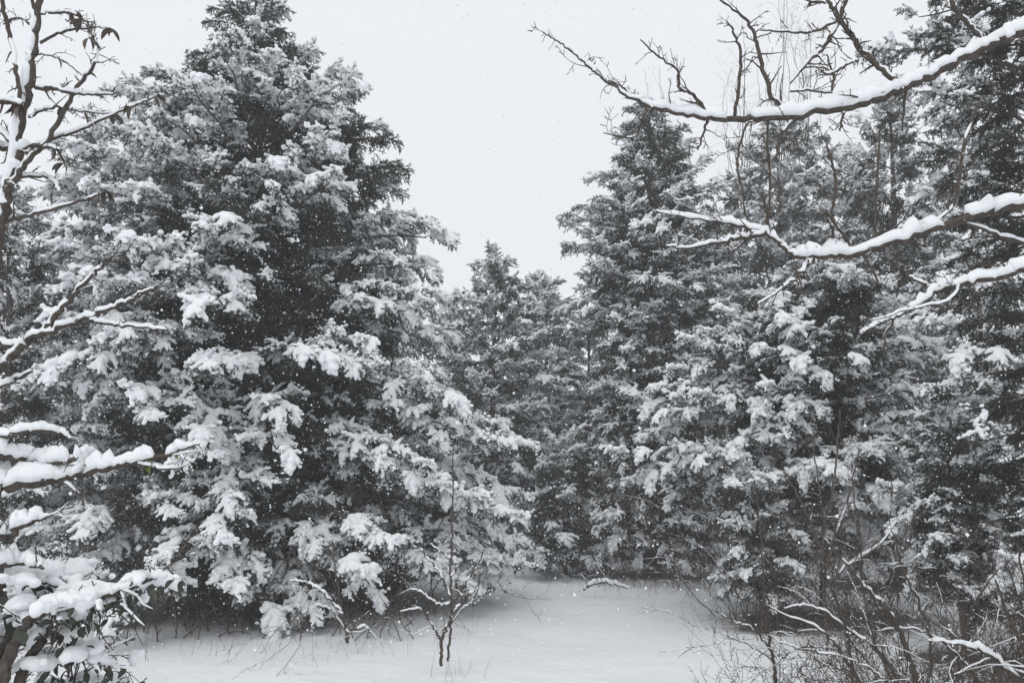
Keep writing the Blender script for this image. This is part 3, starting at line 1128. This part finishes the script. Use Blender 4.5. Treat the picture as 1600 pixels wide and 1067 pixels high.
# ---- leafy sapling at the top left
YL = 3.3
org = at(-10, 1067, YL)
org = Vector((org.x, YL, gheight(org.x, YL)))
sp = thing('oak_sapling', 'slender oak sapling with a few withered leaves at the top left', 'tree', org)
limb(sp, [(-30, 1250, YL, 14), (-25, 900, YL, 12), (-20, 600, YL, 10), (-8, 400, YL, 8.5), (8, 320, YL, 8), (22, 265, YL, 7), (32, 200, YL, 6.5), (45, 130, YL, 6), (54, 70, YL, 5.5), (62, 0, YL, 5), (66, -80, YL, 3.5)],
     .03, 51, 0, kind='trunk', spur=.2)
rs = random.Random(52)
_tr = [c for c in sp.children if c.name.startswith('trunk')][0]
_P = catmull(px_path([(-25, 900, YL, 13), (-20, 600, YL, 11), (-8, 400, YL, 9.5), (8, 320, YL, 9), (22, 265, YL, 8), (32, 200, YL, 7.5), (45, 130, YL, 7), (54, 70, YL, 6.5), (62, 0, YL, 6)], org), 30)
_bl = []
for i, q in enumerate(_P):
    if noise.noise((i * .11, 3.3, 1.1)) > -.12:
        r = q[3] * rs.uniform(.55, .8)
        _bl.append(((q[0] - q[3] * .62, q[1] - q[3] * .55, q[2]), (r, r, r * 1.3)))
for (cx_, cy_) in ((22, 262), (36, 232), (8, 318)):
    q = at(cx_, cy_, YL) - org
    for w in range(4):
        _bl.append(((q.x + rs.uniform(-.015, .02), q.y - .01 + rs.uniform(-.01, .01), q.z + rs.uniform(-.01, .02)), (.022, .02, .018)))
link('snow', lumps_mesh('snow', _bl, .006, .004, 7), _tr, 'stuff')
br_rows = [
    [(10, 300, 6.5), (35, 262, 5), (72, 222, 4.2), (100, 175, 3.8), (125, 130, 3.2), (150, 98, 2.2), (153, 75, 1.8), (146, 60, 1.6), (136, 42, 1.6), (127, 30, 1.2)],
    [(40, 240, 4.2), (75, 220, 3.2), (120, 205, 2.8), (170, 182, 2.4), (215, 163, 1.8), (245, 150, 1.1)],
    [(0, -30, 3.2), (6, 10, 3.6), (14, 55, 3.6), (25, 105, 3.4), (30, 150, 3.2), (34, 190, 3)],
    [(56, 137, 4), (85, 139, 3.8), (110, 145, 3), (150, 148, 2.2), (178, 147, 1.3)],
    [(-40, 145, 5), (-10, 156, 5.2), (15, 160, 4.8), (33, 165, 4)],
    [(62, 68, 2.8), (90, 53, 2.4), (120, 45, 2), (150, 43, 1.6), (172, 44, 1)],
    [(64, 22, 2.4), (90, 20, 2.6), (112, 22, 2.2), (135, 38, 1.6), (140, 60, 1.3)],
    [(44, 183, 2.4), (70, 172, 2.2), (95, 168, 2), (130, 175, 1.7), (175, 178, 1.1)],
    [(22, 225, 4.5), (0, 205, 4), (-30, 190, 3)],
    [(28, 225, 5.5), (5, 232, 5), (-20, 218, 4)],
    [(60, 85, 1.5), (80, 88, 1.5), (100, 96, 1.2), (128, 118, .9)],
    [(55, 15, 3), (45, -10, 2.6), (38, -40, 2)],
    [(35, 230, 4), (70, 230, 3.2), (90, 235, 2.4), (100, 255, 1.5)],
    [(50, 40, 1.8), (30, 28, 1.8), (5, 38, 1.4)],
    [(0, 350, 4), (40, 338, 3.4), (90, 325, 3), (140, 310, 2.2), (165, 300, 1.3)],
    [(20, 280, 3), (45, 275, 3), (80, 280, 2.6), (92, 300, 1.6)],
]
for r in br_rows:
    P = limb_paths(px_path([(a, b, YL + rs.uniform(-.02, .02) + .12 * (k / len(r)) * rs.choice((-1, 1)), c) for k, (a, b, c) in enumerate(r)], org), 6, .06, rs)
    pts = [Vector(q[:3]) for q in P]
    tb, ssn = MB(), MB()
    tb.tube(pts, [max(q[3], .0013) for q in P], 6)
    snow_on(ssn, P, .020, rs, .8)
    for i in range(2, len(pts) - 1):
        if rs.random() < .35:
            d = (pts[i + 1] - pts[i - 1]).normalized()
            s = rot_about(d, Vector((0, 1, 0)) * rs.choice((-1, 1)) + Vector((rs.gauss(0, .4), 0, rs.gauss(0, .4))), rs.uniform(.5, 1.2))
            grow_twig(tb, None, pts[i], s, rs.uniform(.02, .12), max(.0016, P[i, 3] * .5), rs, 1, 0)
    b = link('branch', tb.mesh('branch', [TWIG]), sp)
    if ssn.n:
        link('snow', ssn.mesh('snow', [SNOW]), b, 'stuff')
    for (where, k) in ((1.0, 4), (.75, 2), (.5, 1)):
        if rs.random() < .62:
            p, d = lerp_path(pts, min(where, .999))
            for q in range(k):
                dd = d * .4 + Vector((rs.gauss(0, .6), rs.gauss(0, .6), -rs.uniform(.0, 1.0)))
                put_leaf(rs.choice(LEAF_DRY), b, p, dd, rs.uniform(.8, 1.35), rs)


# ---- snow loaded branches that come in from the left edge
def left_branch_thing(name, label, cat, Y, rows_main, seed, extra=(), twigs=6, tl=.2, snow=.03, leaves=None, nleaf=0, m=TWIG, up=.1):
    o0 = at(rows_main[0][0] - 40, 1067, Y)
    og = Vector((o0.x, Y, gheight(o0.x, Y)))
    t = thing(name, label, cat, og)
    # the stem stands on the ground outside the picture and bends into the limb
    px0, py0, r0 = rows_main[0]
    stem = [(px0 - 110, 1067 + (1240 - 1067) * 1.0, Y, r0 * 1.7), (px0 - 100, (1240 + py0) / 2, Y, r0 * 1.5), (px0 - 50, py0 + 25, Y, r0 * 1.2)]
    rng = random.Random(seed)
    o, P = limb(t, stem + [(a, b, Y, c) for a, b, c in rows_main], snow, seed, twigs, tl, 1, 'branch', m, .3, up, tw_sn=snow * .45)
    for k, (r, sn) in enumerate(extra):
        limb(t, [(a, b, Y + rng.uniform(-.05, .05), c) for a, b, c in r], sn, seed + 5 + k, max(1, twigs // 3), tl * .7, 1, 'branch', m, .3, up, tw_sn=sn * .45)
    for k in range(nleaf):
        p, d = lerp_path([Vector(q[:3]) for q in P[len(P) // 2:]], rng.uniform(.1, .95))
        dd = d * .3 + Vector((rng.gauss(0, .5), rng.gauss(0, .5), -rng.uniform(.2, .9)))
        put_leaf(leaves if not isinstance(leaves, list) else rng.choice(leaves), o, p + Vector((0, 0, -.01)), dd, rng.uniform(.7, 1.2), rng)
    return t


left_branch_thing('bare_shrub', 'forked bare branches under snow rising from the left edge at mid height', 'shrub', 3.0,
                  [(-30, 595, 7.5), (0, 572, 7), (30, 545, 6.5), (60, 522, 6), (90, 490, 5), (120, 455, 4), (145, 430, 3), (165, 412, 2.2), (182, 395, 1.3)], 61,
                  [([(55, 526, 5.5), (90, 515, 5), (125, 500, 4.4), (160, 488, 3.6), (195, 472, 2.8), (225, 458, 2.2), (258, 445, 1.2)], .020),
                   ([(140, 500, 3), (175, 508, 3), (215, 510, 2.6), (260, 515, 1.6)], .018),
                   ([(-30, 535, 5), (0, 534, 4.6), (25, 540, 4.2), (50, 530, 3.8)], .02),
                   ([(195, 475, 2.2), (210, 462, 2), (240, 450, 1.6), (262, 440, 1)], .012),
                   ([(-30, 610, 4.6), (0, 603, 4.2), (25, 592, 3.6), (50, 580, 2.2)], .016)], 5, .2, .022)
left_branch_thing('bare_shrub', 'thick snow topped branch pointing right from the left edge above the bush', 'shrub', 2.7,
                  [(-30, 764, 11), (0, 760, 10), (60, 752, 9), (110, 743, 7.5), (160, 732, 6.5), (210, 722, 5), (255, 712, 3.4), (290, 700, 2.4), (312, 693, 1.2)], 62,
                  [([(-30, 712, 7), (0, 712, 6.5), (50, 718, 5.8), (90, 722, 5), (125, 714, 3.6), (150, 706, 2)], .045),
                   ([(200, 722, 3.4), (240, 728, 2.8), (268, 732, 2.2), (298, 726, 1.2)], .014),
                   ([(-30, 690, 5), (10, 680, 4.6), (50, 672, 3.8), (90, 675, 2.8), (110, 685, 1.5)], .03)], 4, .15, .05, LEAF_GREEN, 3)
left_branch_thing('bare_shrub', 'snow capped leafy branch low at the left edge below the thick branch', 'shrub', 2.6,
                  [(-30, 850, 7), (0, 838, 6.5), (25, 826, 5.6), (50, 816, 4), (78, 804, 1.6)], 63,
                  [([(-30, 885, 6), (0, 880, 5.6), (30, 878, 5), (55, 882, 3.4), (68, 888, 2)], .04)], 3, .12, .045)

# ---- evergreen bush in the bottom left corner
YB = 2.75
ob = at(-20, 1067, YB)
ob = Vector((ob.x, YB, gheight(ob.x, YB)))
bush = thing('snowy_bush', 'leafy bush under heavy pillows of snow in the bottom left corner', 'bush', ob)
rs = random.Random(91)
for k, (r, sn) in enumerate((
        ([(-20, 1240, 12), (0, 1090, 10), (30, 990, 8), (60, 958, 7), (110, 945, 6), (160, 932, 5), (205, 918, 3.8), (235, 903, 2.6), (253, 893, 1.3)], .06),
        ([(-20, 1240, 12), (10, 1120, 9), (60, 1000, 7), (110, 962, 5), (170, 942, 3.6), (225, 925, 1.6)], .05),
        ([(-30, 1240, 10), (-20, 1000, 8), (0, 920, 6), (30, 900, 5), (70, 905, 4), (110, 925, 3), (135, 945, 2)], .05),
        ([(0, 1240, 9), (40, 1100, 7), (80, 1040, 6), (120, 1020, 4.4), (160, 1030, 3), (185, 1050, 1.8)], .05),
        ([(-30, 1240, 9), (-10, 1060, 8), (10, 1000, 6), (30, 960, 5), (70, 935, 4), (100, 915, 2.2)], .05),
        ([(20, 1240, 9), (70, 1130, 7), (110, 1085, 6), (150, 1072, 4), (200, 1065, 2)], .05),
        ([(20, 950, 5), (60, 905, 4), (110, 895, 3.6), (140, 898, 2.6), (160, 905, 1.4)], .06))):
    o, P = limb(bush, [(a, b, YB + rs.uniform(-.03, .03) + .06 * k - .15, c) for a, b, c in r], sn * .62, 92 + k, 12, .17, 2, 'branch', TWIG, .3, .0, tw_sn=.018)
    pts = [Vector(q[:3]) for q in P[len(P) // 3:]]
    blobs = []
    for j in range(15):
        p, d = lerp_path(pts, rs.uniform(.0, .85))
        q0 = p + Vector((rs.gauss(0, .04), rs.gauss(0, .06), .015))
        rr = rs.uniform(.013, .034)
        side = Vector((rs.gauss(0, .5), rs.gauss(0, .5), 0)) + d
        for w in range(6):
            q = q0 + side * ((w - 2) * .016) + Vector((rs.gauss(0, .006), rs.gauss(0, .006), rr * .35 - .0022 * (w - 2) ** 2))
            r1 = rr * (1 - .10 * abs(w - 2.5)) * rs.uniform(.75, 1.1)
            blobs.append((q[:], (r1, r1, r1 * .8)))
    link('snow_pillow', lumps_mesh('snow_pillow', blobs, .007, .008, k + 40, 26), o)
    for j in range(48):
        p, d = lerp_path(pts, rs.uniform(.0, .98))
        dd = Vector((rs.gauss(0, .7), rs.gauss(0, .7), -rs.uniform(-.2, 1.0)))
        put_leaf(rs.choice(LEAF_DARK), o, p + Vector((rs.gauss(0, .05), rs.gauss(0, .05), -rs.uniform(0, .08))), dd, rs.uniform(.45, .85), rs)


# ------------------------------------------------------------------ small things in the clearing
def multi_thing(name, label, cat, bx, by, Y, stems, seed, twigs=4, tl=.2, snow=.012, lvl=1, material=TWIG, group=None, up=.2, keep=.9, spur=.35):
    o0 = at(bx, by, Y)
    og = Vector((o0.x, Y, gheight(o0.x, Y)))
    t = thing(name, label, cat, og, group)
    rng = random.Random(seed)
    for k, r in enumerate(stems):
        dy = rng.uniform(-.15, .15)
        rows_ = [(a, b, Y + dy * j / len(r), c) for j, (a, b, c) in enumerate(r)]
        limb(t, rows_, snow, seed * 10 + k, twigs, tl, lvl, 'stem', material, spur, up, 6, keep, tw_sn=snow * .6)
    return t


multi_thing('bare_sapling', 'little forked sapling with snow on its twigs standing alone in the clearing', 'sapling', 690, 1030, 7.0,
            [[(690, 1040, 2.6), (690, 1015, 2.4), (689, 1000, 2.3), (698, 980, 2.2), (708, 960, 2.2), (720, 942, 2), (732, 930, 1.5), (742, 922, .9)],
             [(700, 1032, 1.9), (702, 1005, 1.9), (705, 965, 1.8), (704, 925, 1.7), (705, 880, 1.6), (706, 830, 1.5), (708, 770, 1.2), (709, 700, .8)],
             [(689, 1002, 1.6), (683, 990, 1.6), (676, 978, 1.4), (668, 965, 1.2), (655, 950, .9), (625, 955, .6)],
             [(704, 930, 1.6), (690, 900, 1.5), (676, 880, 1.4), (660, 862, 1.1), (645, 852, .8)],
             [(705, 900, 1.6), (715, 880, 1.4), (700, 872, 1.2), (685, 858, 1.0), (672, 850, .7)],
             [(705, 945, 1.5), (722, 920, 1.5), (735, 900, 1.3), (748, 880, 1.0), (756, 860, .8)],
             [(704, 940, 1.5), (690, 945, 1.4), (675, 938, 1.2), (660, 925, 1.0), (640, 920, .8)],
             [(690, 985, 1.4), (725, 950, 1.3), (740, 935, 1), (750, 905, .8), (745, 880, .6)]], 71, 3, .22, .022)
multi_thing('arching_stem', 'arching snow lined cane at the foot of the broad left cedar', 'shrub', 542, 995, 7.9,
            [[(543, 1003, 2.6), (541, 985, 2.5), (536, 965, 2.2), (526, 948, 2), (512, 932, 1.8), (495, 918, 1.6), (475, 909, 1.4), (452, 906, .9)],
             [(542, 990, 1.8), (555, 984, 1.8), (570, 978, 1.6), (580, 988, 1)],
             [(541, 985, 1.5), (530, 930, 1.4), (522, 880, 1.2), (520, 842, .8)],
             [(541, 985, 1.3), (520, 955, 1.2), (500, 945, 1), (485, 952, .7)]], 72, 3, .25, .026)

# bare shrub, bottom right corner

multi_thing('bare_shrub', 'tangled bare shrub with thin snowy stems in the bottom right corner', 'shrub', 1440, 1067, 4.3,
            [[(1445, 1110, 4.7), (1432, 1060, 4.3), (1415, 1010, 3.9), (1392, 960, 3.5), (1360, 925, 3), (1330, 890, 2.4), (1300, 855, 1.9), (1276, 828, 1)],
             [(1420, 1110, 3), (1395, 1050, 2.9), (1365, 1010, 2.6), (1330, 985, 2.3), (1290, 955, 1.9), (1255, 945, 1.4), (1225, 950, 0.86)],
             [(1360, 1110, 2.9), (1335, 1050, 2.7), (1300, 1000, 2.3), (1270, 975, 1.9), (1225, 960, 1.4), (1200, 945, 0.94)],
             [(1330, 1110, 2.4), (1330, 1040, 2.3), (1318, 970, 2), (1300, 920, 1.6), (1280, 895, 1)],
             [(1480, 1110, 2.4), (1500, 1040, 2.2), (1510, 980, 1.9), (1530, 930, 1.4), (1560, 890, 0.86)],
             [(1440, 1110, 2.2), (1455, 1030, 2), (1440, 950, 1.7), (1415, 900, 1.4), (1400, 850, 1), (1385, 800, 0.65)],
             [(1550, 1110, 2.3), (1520, 1050, 2.2), (1470, 1000, 1.9), (1420, 980, 1.4), (1370, 985, 0.94)],
             [(1560, 1110, 2.2), (1580, 1050, 1.9), (1600, 990, 1.7), (1590, 930, 1.3), (1570, 870, 0.72)],
             [(1400, 1110, 2), (1380, 1060, 1.9), (1340, 1035, 1.6), (1290, 1020, 1.3), (1240, 1010, 1), (1185, 985, 0.65)],
             [(1420, 1100, 1.9), (1370, 1010, 1.7), (1350, 930, 1.4), (1345, 850, 1.2), (1335, 780, 0.86), (1330, 720, 0.58)]],
            73, 7, .34, .012, 2, TWIG, up=.15)
multi_thing('bare_shrub', 'low spreading twigs tipped with snow at the very right of the bottom edge', 'shrub', 1600, 1100, 3.8,
            [[(1640, 1160, 5), (1610, 1090, 4.6), (1570, 1040, 4), (1530, 1015, 3.4), (1490, 1005, 2.4), (1450, 1000, 1.2)],
             [(1640, 1160, 4.4), (1625, 1070, 4), (1600, 1010, 3.4), (1575, 960, 2.6), (1555, 905, 1.4)],
             [(1650, 1160, 4), (1600, 1110, 3.8), (1540, 1085, 3), (1480, 1075, 2.2), (1420, 1085, 1.2)],
             [(1640, 1160, 4), (1640, 1050, 3.4), (1620, 960, 2.8), (1600, 900, 2), (1590, 850, 1.2)]], 74, 8, .25, .024, 2)
multi_thing('bare_sapling', 'thin whippy sapling with long side twigs left of the tangled shrub', 'sapling', 1210, 1060, 5.2,
            [[(1212, 1075, 2.5), (1208, 1030, 2.4), (1200, 985, 2.1), (1196, 945, 1.8), (1193, 900, 1.5), (1190, 850, 1.3), (1185, 800, 1), (1178, 750, 0.7)],
             [(1207, 1020, 1.4), (1180, 985, 1.3), (1150, 970, 1.1), (1118, 955, 0.63)],
             [(1208, 1030, 1.3), (1170, 1008, 1.2), (1140, 995, 0.98), (1115, 985, 0.63)],
             [(1210, 1040, 1.3), (1240, 1015, 1.3), (1280, 1010, 1), (1330, 1020, 0.7)],
             [(1196, 950, 1.2), (1160, 935, 1.1), (1135, 920, 0.91), (1120, 895, 0.56)]], 75, 4, .26, .012, 1)
multi_thing('bare_sapling', 'brown twiggy sapling tufted with snow before the dark twigs below the white dome', 'sapling', 1290, 1010, 6.0,
            [[(1292, 1025, 2.0), (1290, 960, 1.8), (1286, 880, 1.6), (1286, 800, 1.4), (1274, 720, 1.1), (1268, 650, .7)],
             [(1288, 900, 2), (1305, 840, 1.8), (1325, 780, 1.5), (1340, 720, 1)],
             [(1288, 870, 1.9), (1268, 820, 1.7), (1245, 770, 1.4), (1225, 735, .9)],
             [(1286, 830, 1.8), (1302, 760, 1.6), (1308, 700, 1.3), (1312, 640, .9)],
             [(1288, 920, 1.8), (1330, 880, 1.7), (1375, 850, 1.4), (1410, 800, 1)]], 76, 8, .32, .022, 2, BRUSH)

# bare leafless saplings rising behind the right hand cedars
for k, (px, Y, top, w, lab) in enumerate(((1222, 19, -60, 70, 'tall feathery leafless tree behind the pale right cedar'),
                                          (1160, 20, 30, 50, 'shorter feathery leafless tree left of the tallest one'),
                                          (1030, 19, 105, 55, 'leafless tree tips poking above the tall pointed cedar'),
                                          (1262, 21, 30, 40, 'leafless tree right of the tallest feathery one'))):
    rr = random.Random(300 + k)
    stems = []
    for s in range(6):
        x = px + rr.uniform(-w, w) * .5
        t = top + rr.uniform(0, 160) * (abs(x - px) / (w * .5) + .2)
        b = rr.uniform(300, 520)
        stems.append([(px + (x - px) * .2, b + 60, .8), (px + (x - px) * .6 + rr.uniform(-5, 5), b - 40, .65), (x + rr.uniform(-7, 7), (t + b) / 2, .5), (x + rr.uniform(-9, 9), t + 110, .42), (x + rr.uniform(-9, 9), t + 50, .32), (x + rr.uniform(-12, 12), t, .22)])
    stems.insert(0, [(px, 860, 2.4), (px + 4, 600, 1.8), (px - 3, 350, 1.1), (px + 4, top + 80, .5), (px, top, .25)])
    multi_thing('leafless_tree', lab, 'tree', px, 860, Y, stems, 310 + k, 9, .9, .008, 1, BRUSH, up=.7, spur=.25)


# dead brush along the far edge and beneath the cedars
def brush(label, px, py, Y, wpx, hpx, n, seed, snow=.010, group=None, thick=1.0, spread=.38):
    rng = random.Random(seed)
    o0 = at(px, py, Y)
    og = Vector((o0.x, Y, gheight(o0.x, Y)))
    t = thing('dead_brush', label, 'brush', og, group)
    W, Hh = wpx * Y / FPX, hpx * Y / FPX
    smb = MB()
    for k in range(n):
        mb = MB()
        p = Vector((rng.uniform(-.5, .5) * W, rng.uniform(-.5, .5) * min(W, 1.6), -.05))
        p.z = gheight(og.x + p.x, og.y + p.y) - og.z - .04
        d = Vector((rng.gauss(0, spread), rng.gauss(0, spread * .7), rng.uniform(.55, 1.1)))
        grow_twig(mb, smb, p, d, Hh * rng.uniform(.45, 1.15), rng.uniform(.004, .010) * thick, rng, 2, snow, rng.uniform(.0, .06), .16)
        link('stem', mb.mesh('stem', [BRUSH]), t)
    if smb.n:
        link('snow', smb.mesh('snow', [SNOW]), t, 'stuff')
    return t


brush('dead brush along the back edge of the clearing under the tall pointed cedar', 1020, 900, 13.1, 190, 125, 46, 401, .016, thick=.7)
brush('snow dusted brush at the far end where the clearing narrows', 905, 888, 14.4, 110, 100, 34, 402, .024, thick=.8)
brush('brown brush under the bent over white dome', 1270, 940, 10.0, 260, 380, 95, 403, .010, thick=.8, spread=.22)
brush('thin dead stems in the shade under the left part of the broad cedar', 270, 975, 9.2, 260, 110, 34, 404, .006)
brush('thin dead stems beside the arching cane under the broad cedar', 560, 975, 9.3, 240, 120, 34, 405, .008)
brush('brush in the shade left of the white corner boughs of the broad cedar', 450, 960, 9.6, 420, 330, 50, 406, .004)
brush('scrubby brush between the right shrub and the young shelved cedar', 1490, 985, 6.2, 260, 230, 36, 407, .014)

brush('fine brown thicket of snow flecked twigs filling the bottom right corner', 1490, 1060, 4.6, 400, 360, 120, 411, .020, thick=.5)
brush('low tangle of thin snowy twigs on the snow left of the bottom right thicket', 1300, 1065, 4.9, 230, 220, 70, 412, .020, thick=.45, spread=.3)
brush('fine leafy tangle under the snow pillows of the bottom left bush', 60, 1130, 2.75, 260, 330, 40, 413, .012, thick=.42)

# a fallen snowy stick at the far edge of the clearing
multi_thing('fallen_stick', 'snow covered fallen stick lying at the back edge of the clearing', 'stick', 925, 917, 11.6,
            [[(912, 921, 1.8), (925, 912, 2.4), (945, 909, 2.2), (968, 914, 1.6), (985, 920, 1)]], 81, 4, .22, .045)


# dry grass poking out of the snow
def grass(spots, seed):
    rng = random.Random(seed)
    mb = MB()
    for (px, py, Y, w, n) in spots:
        c = at(px, py, Y)
        for k in range(n):
            x, y = c.x + rng.gauss(0, w), Y + rng.gauss(0, w * .6)
            p = Vector((x, y, gheight(x, y) - .02))
            d = Vector((rng.gauss(0, .28), rng.gauss(0, .28), 1))
            L = rng.uniform(.06, .28)
            pts = curve_from(p, d, L, 4, rng.uniform(0, .5), .08, rng)
            mb.tube(pts, [.0016, .0014, .0012, .001, .0006], 3)
    o = link('dry_grass', mb.mesh('dry_grass', [BRUSH]), None, 'stuff')
    o['label'] = 'dry grass blades and weeds poking through the snow'
    o['category'] = 'grass'


grass([(1180, 1050, 4.8, .12, 40), (1260, 1050, 4.6, .2, 50), (300, 992, 8.3, .6, 45), (470, 992, 8.3, .6, 45), (620, 980, 8.3, .4, 25),
       (1340, 1060, 4.6, .3, 70), (980, 912, 12.2, .7, 60), (700, 1030, 7, .15, 12)], 5)


# ------------------------------------------------------------------ falling snow
def falling_snow(n, seed):
    rng = np.random.default_rng(seed)
    P = []
    while len(P) < n:
        y = rng.uniform(.9, 13.5, 4000)
        x = rng.uniform(-11, 11, 4000)
        z = rng.uniform(.02, 9, 4000)
        ok = (np.abs(x) < .72 * y + 1.4) & (z < 1.65 + .80 * y + 1.0) & (z > 1.65 - .42 * y - .6)
        P.extend(np.stack([x, y, z], 1)[ok].tolist())
    P = np.array(P[:n])
    P = P[np.argsort(P[:, 1])]
    near = int((P[:, 1] < 4.5).sum())
    s = rng.lognormal(math.log(.0026), .46, (n, 1, 1)) * rng.uniform(.6, 1.3, (n, 1, 3))
    s[:near] = np.minimum(s[:near], (.0022 + .0006 * P[:near, 1])[:, None, None])
    b8 = np.array([(1, 0, 0), (-1, 0, 0), (0, 1, 0), (0, -1, 0), (0, 0, 1), (0, 0, -1)], float)
    t8 = np.array([(0, 2, 4), (2, 1, 4), (1, 3, 4), (3, 0, 4), (2, 0, 5), (1, 2, 5), (3, 1, 5), (0, 3, 5)])
    b4 = np.array([(1, 0, -.6), (-.7, .8, -.5), (-.6, -.9, -.4), (.1, .1, 1)], float)
    t4 = np.array([(0, 2, 1), (0, 1, 3), (1, 2, 3), (2, 0, 3)])
    V1 = (b8[None] * s[:near] + P[:near, None]).reshape(-1, 3)
    F1 = (t8[None] + (np.arange(near) * 6)[:, None, None]).reshape(-1, 3)
    V2 = (b4[None] * s[near:] + P[near:, None]).reshape(-1, 3)
    F2 = (t4[None] + (np.arange(n - near) * 4)[:, None, None]).reshape(-1, 3) + len(V1)
    V, F = np.concatenate([V1, V2]), np.concatenate([F1, F2])
    me = bpy.data.meshes.new('falling_snow')
    me.from_pydata(V.tolist(), [], F.tolist())
    me.materials.append(SNOW)
    o = link('falling_snow', me, None, 'stuff')
    o['label'] = 'snowflakes drifting down through the air'
    o['category'] = 'snowflakes'


falling_snow(110000, 9)


# ------------------------------------------------------------------ snowy air
def haze():
    mb = MB()
    x0, x1, y0, y1, z0, z1 = -165, 165, -65, 265, -1.6, 16
    mb.add([(x0, y0, z0), (x1, y0, z0), (x1, y1, z0), (x0, y1, z0), (x0, y0, z1), (x1, y0, z1), (x1, y1, z1), (x0, y1, z1)],
           [(0, 3, 2, 1), (4, 5, 6, 7), (0, 1, 5, 4), (1, 2, 6, 5), (2, 3, 7, 6), (3, 0, 4, 7)])
    m = bpy.data.materials.new('snowy_air')
    m.use_nodes = True
    nt = m.node_tree
    nt.nodes.clear()
    out = nt.nodes.new('ShaderNodeOutputMaterial')
    v = nt.nodes.new('ShaderNodeVolumePrincipled')
    v.inputs['Color'].default_value = (.975, .985, .995, 1)
    v.inputs['Density'].default_value = HAZE_DENSITY
    nt.links.new(v.outputs[0], out.inputs['Volume'])
    o = link('haze', mb.mesh('haze', [m], smooth=False), None, 'stuff')
    o['label'] = 'pale snowy air between the trees'


haze()
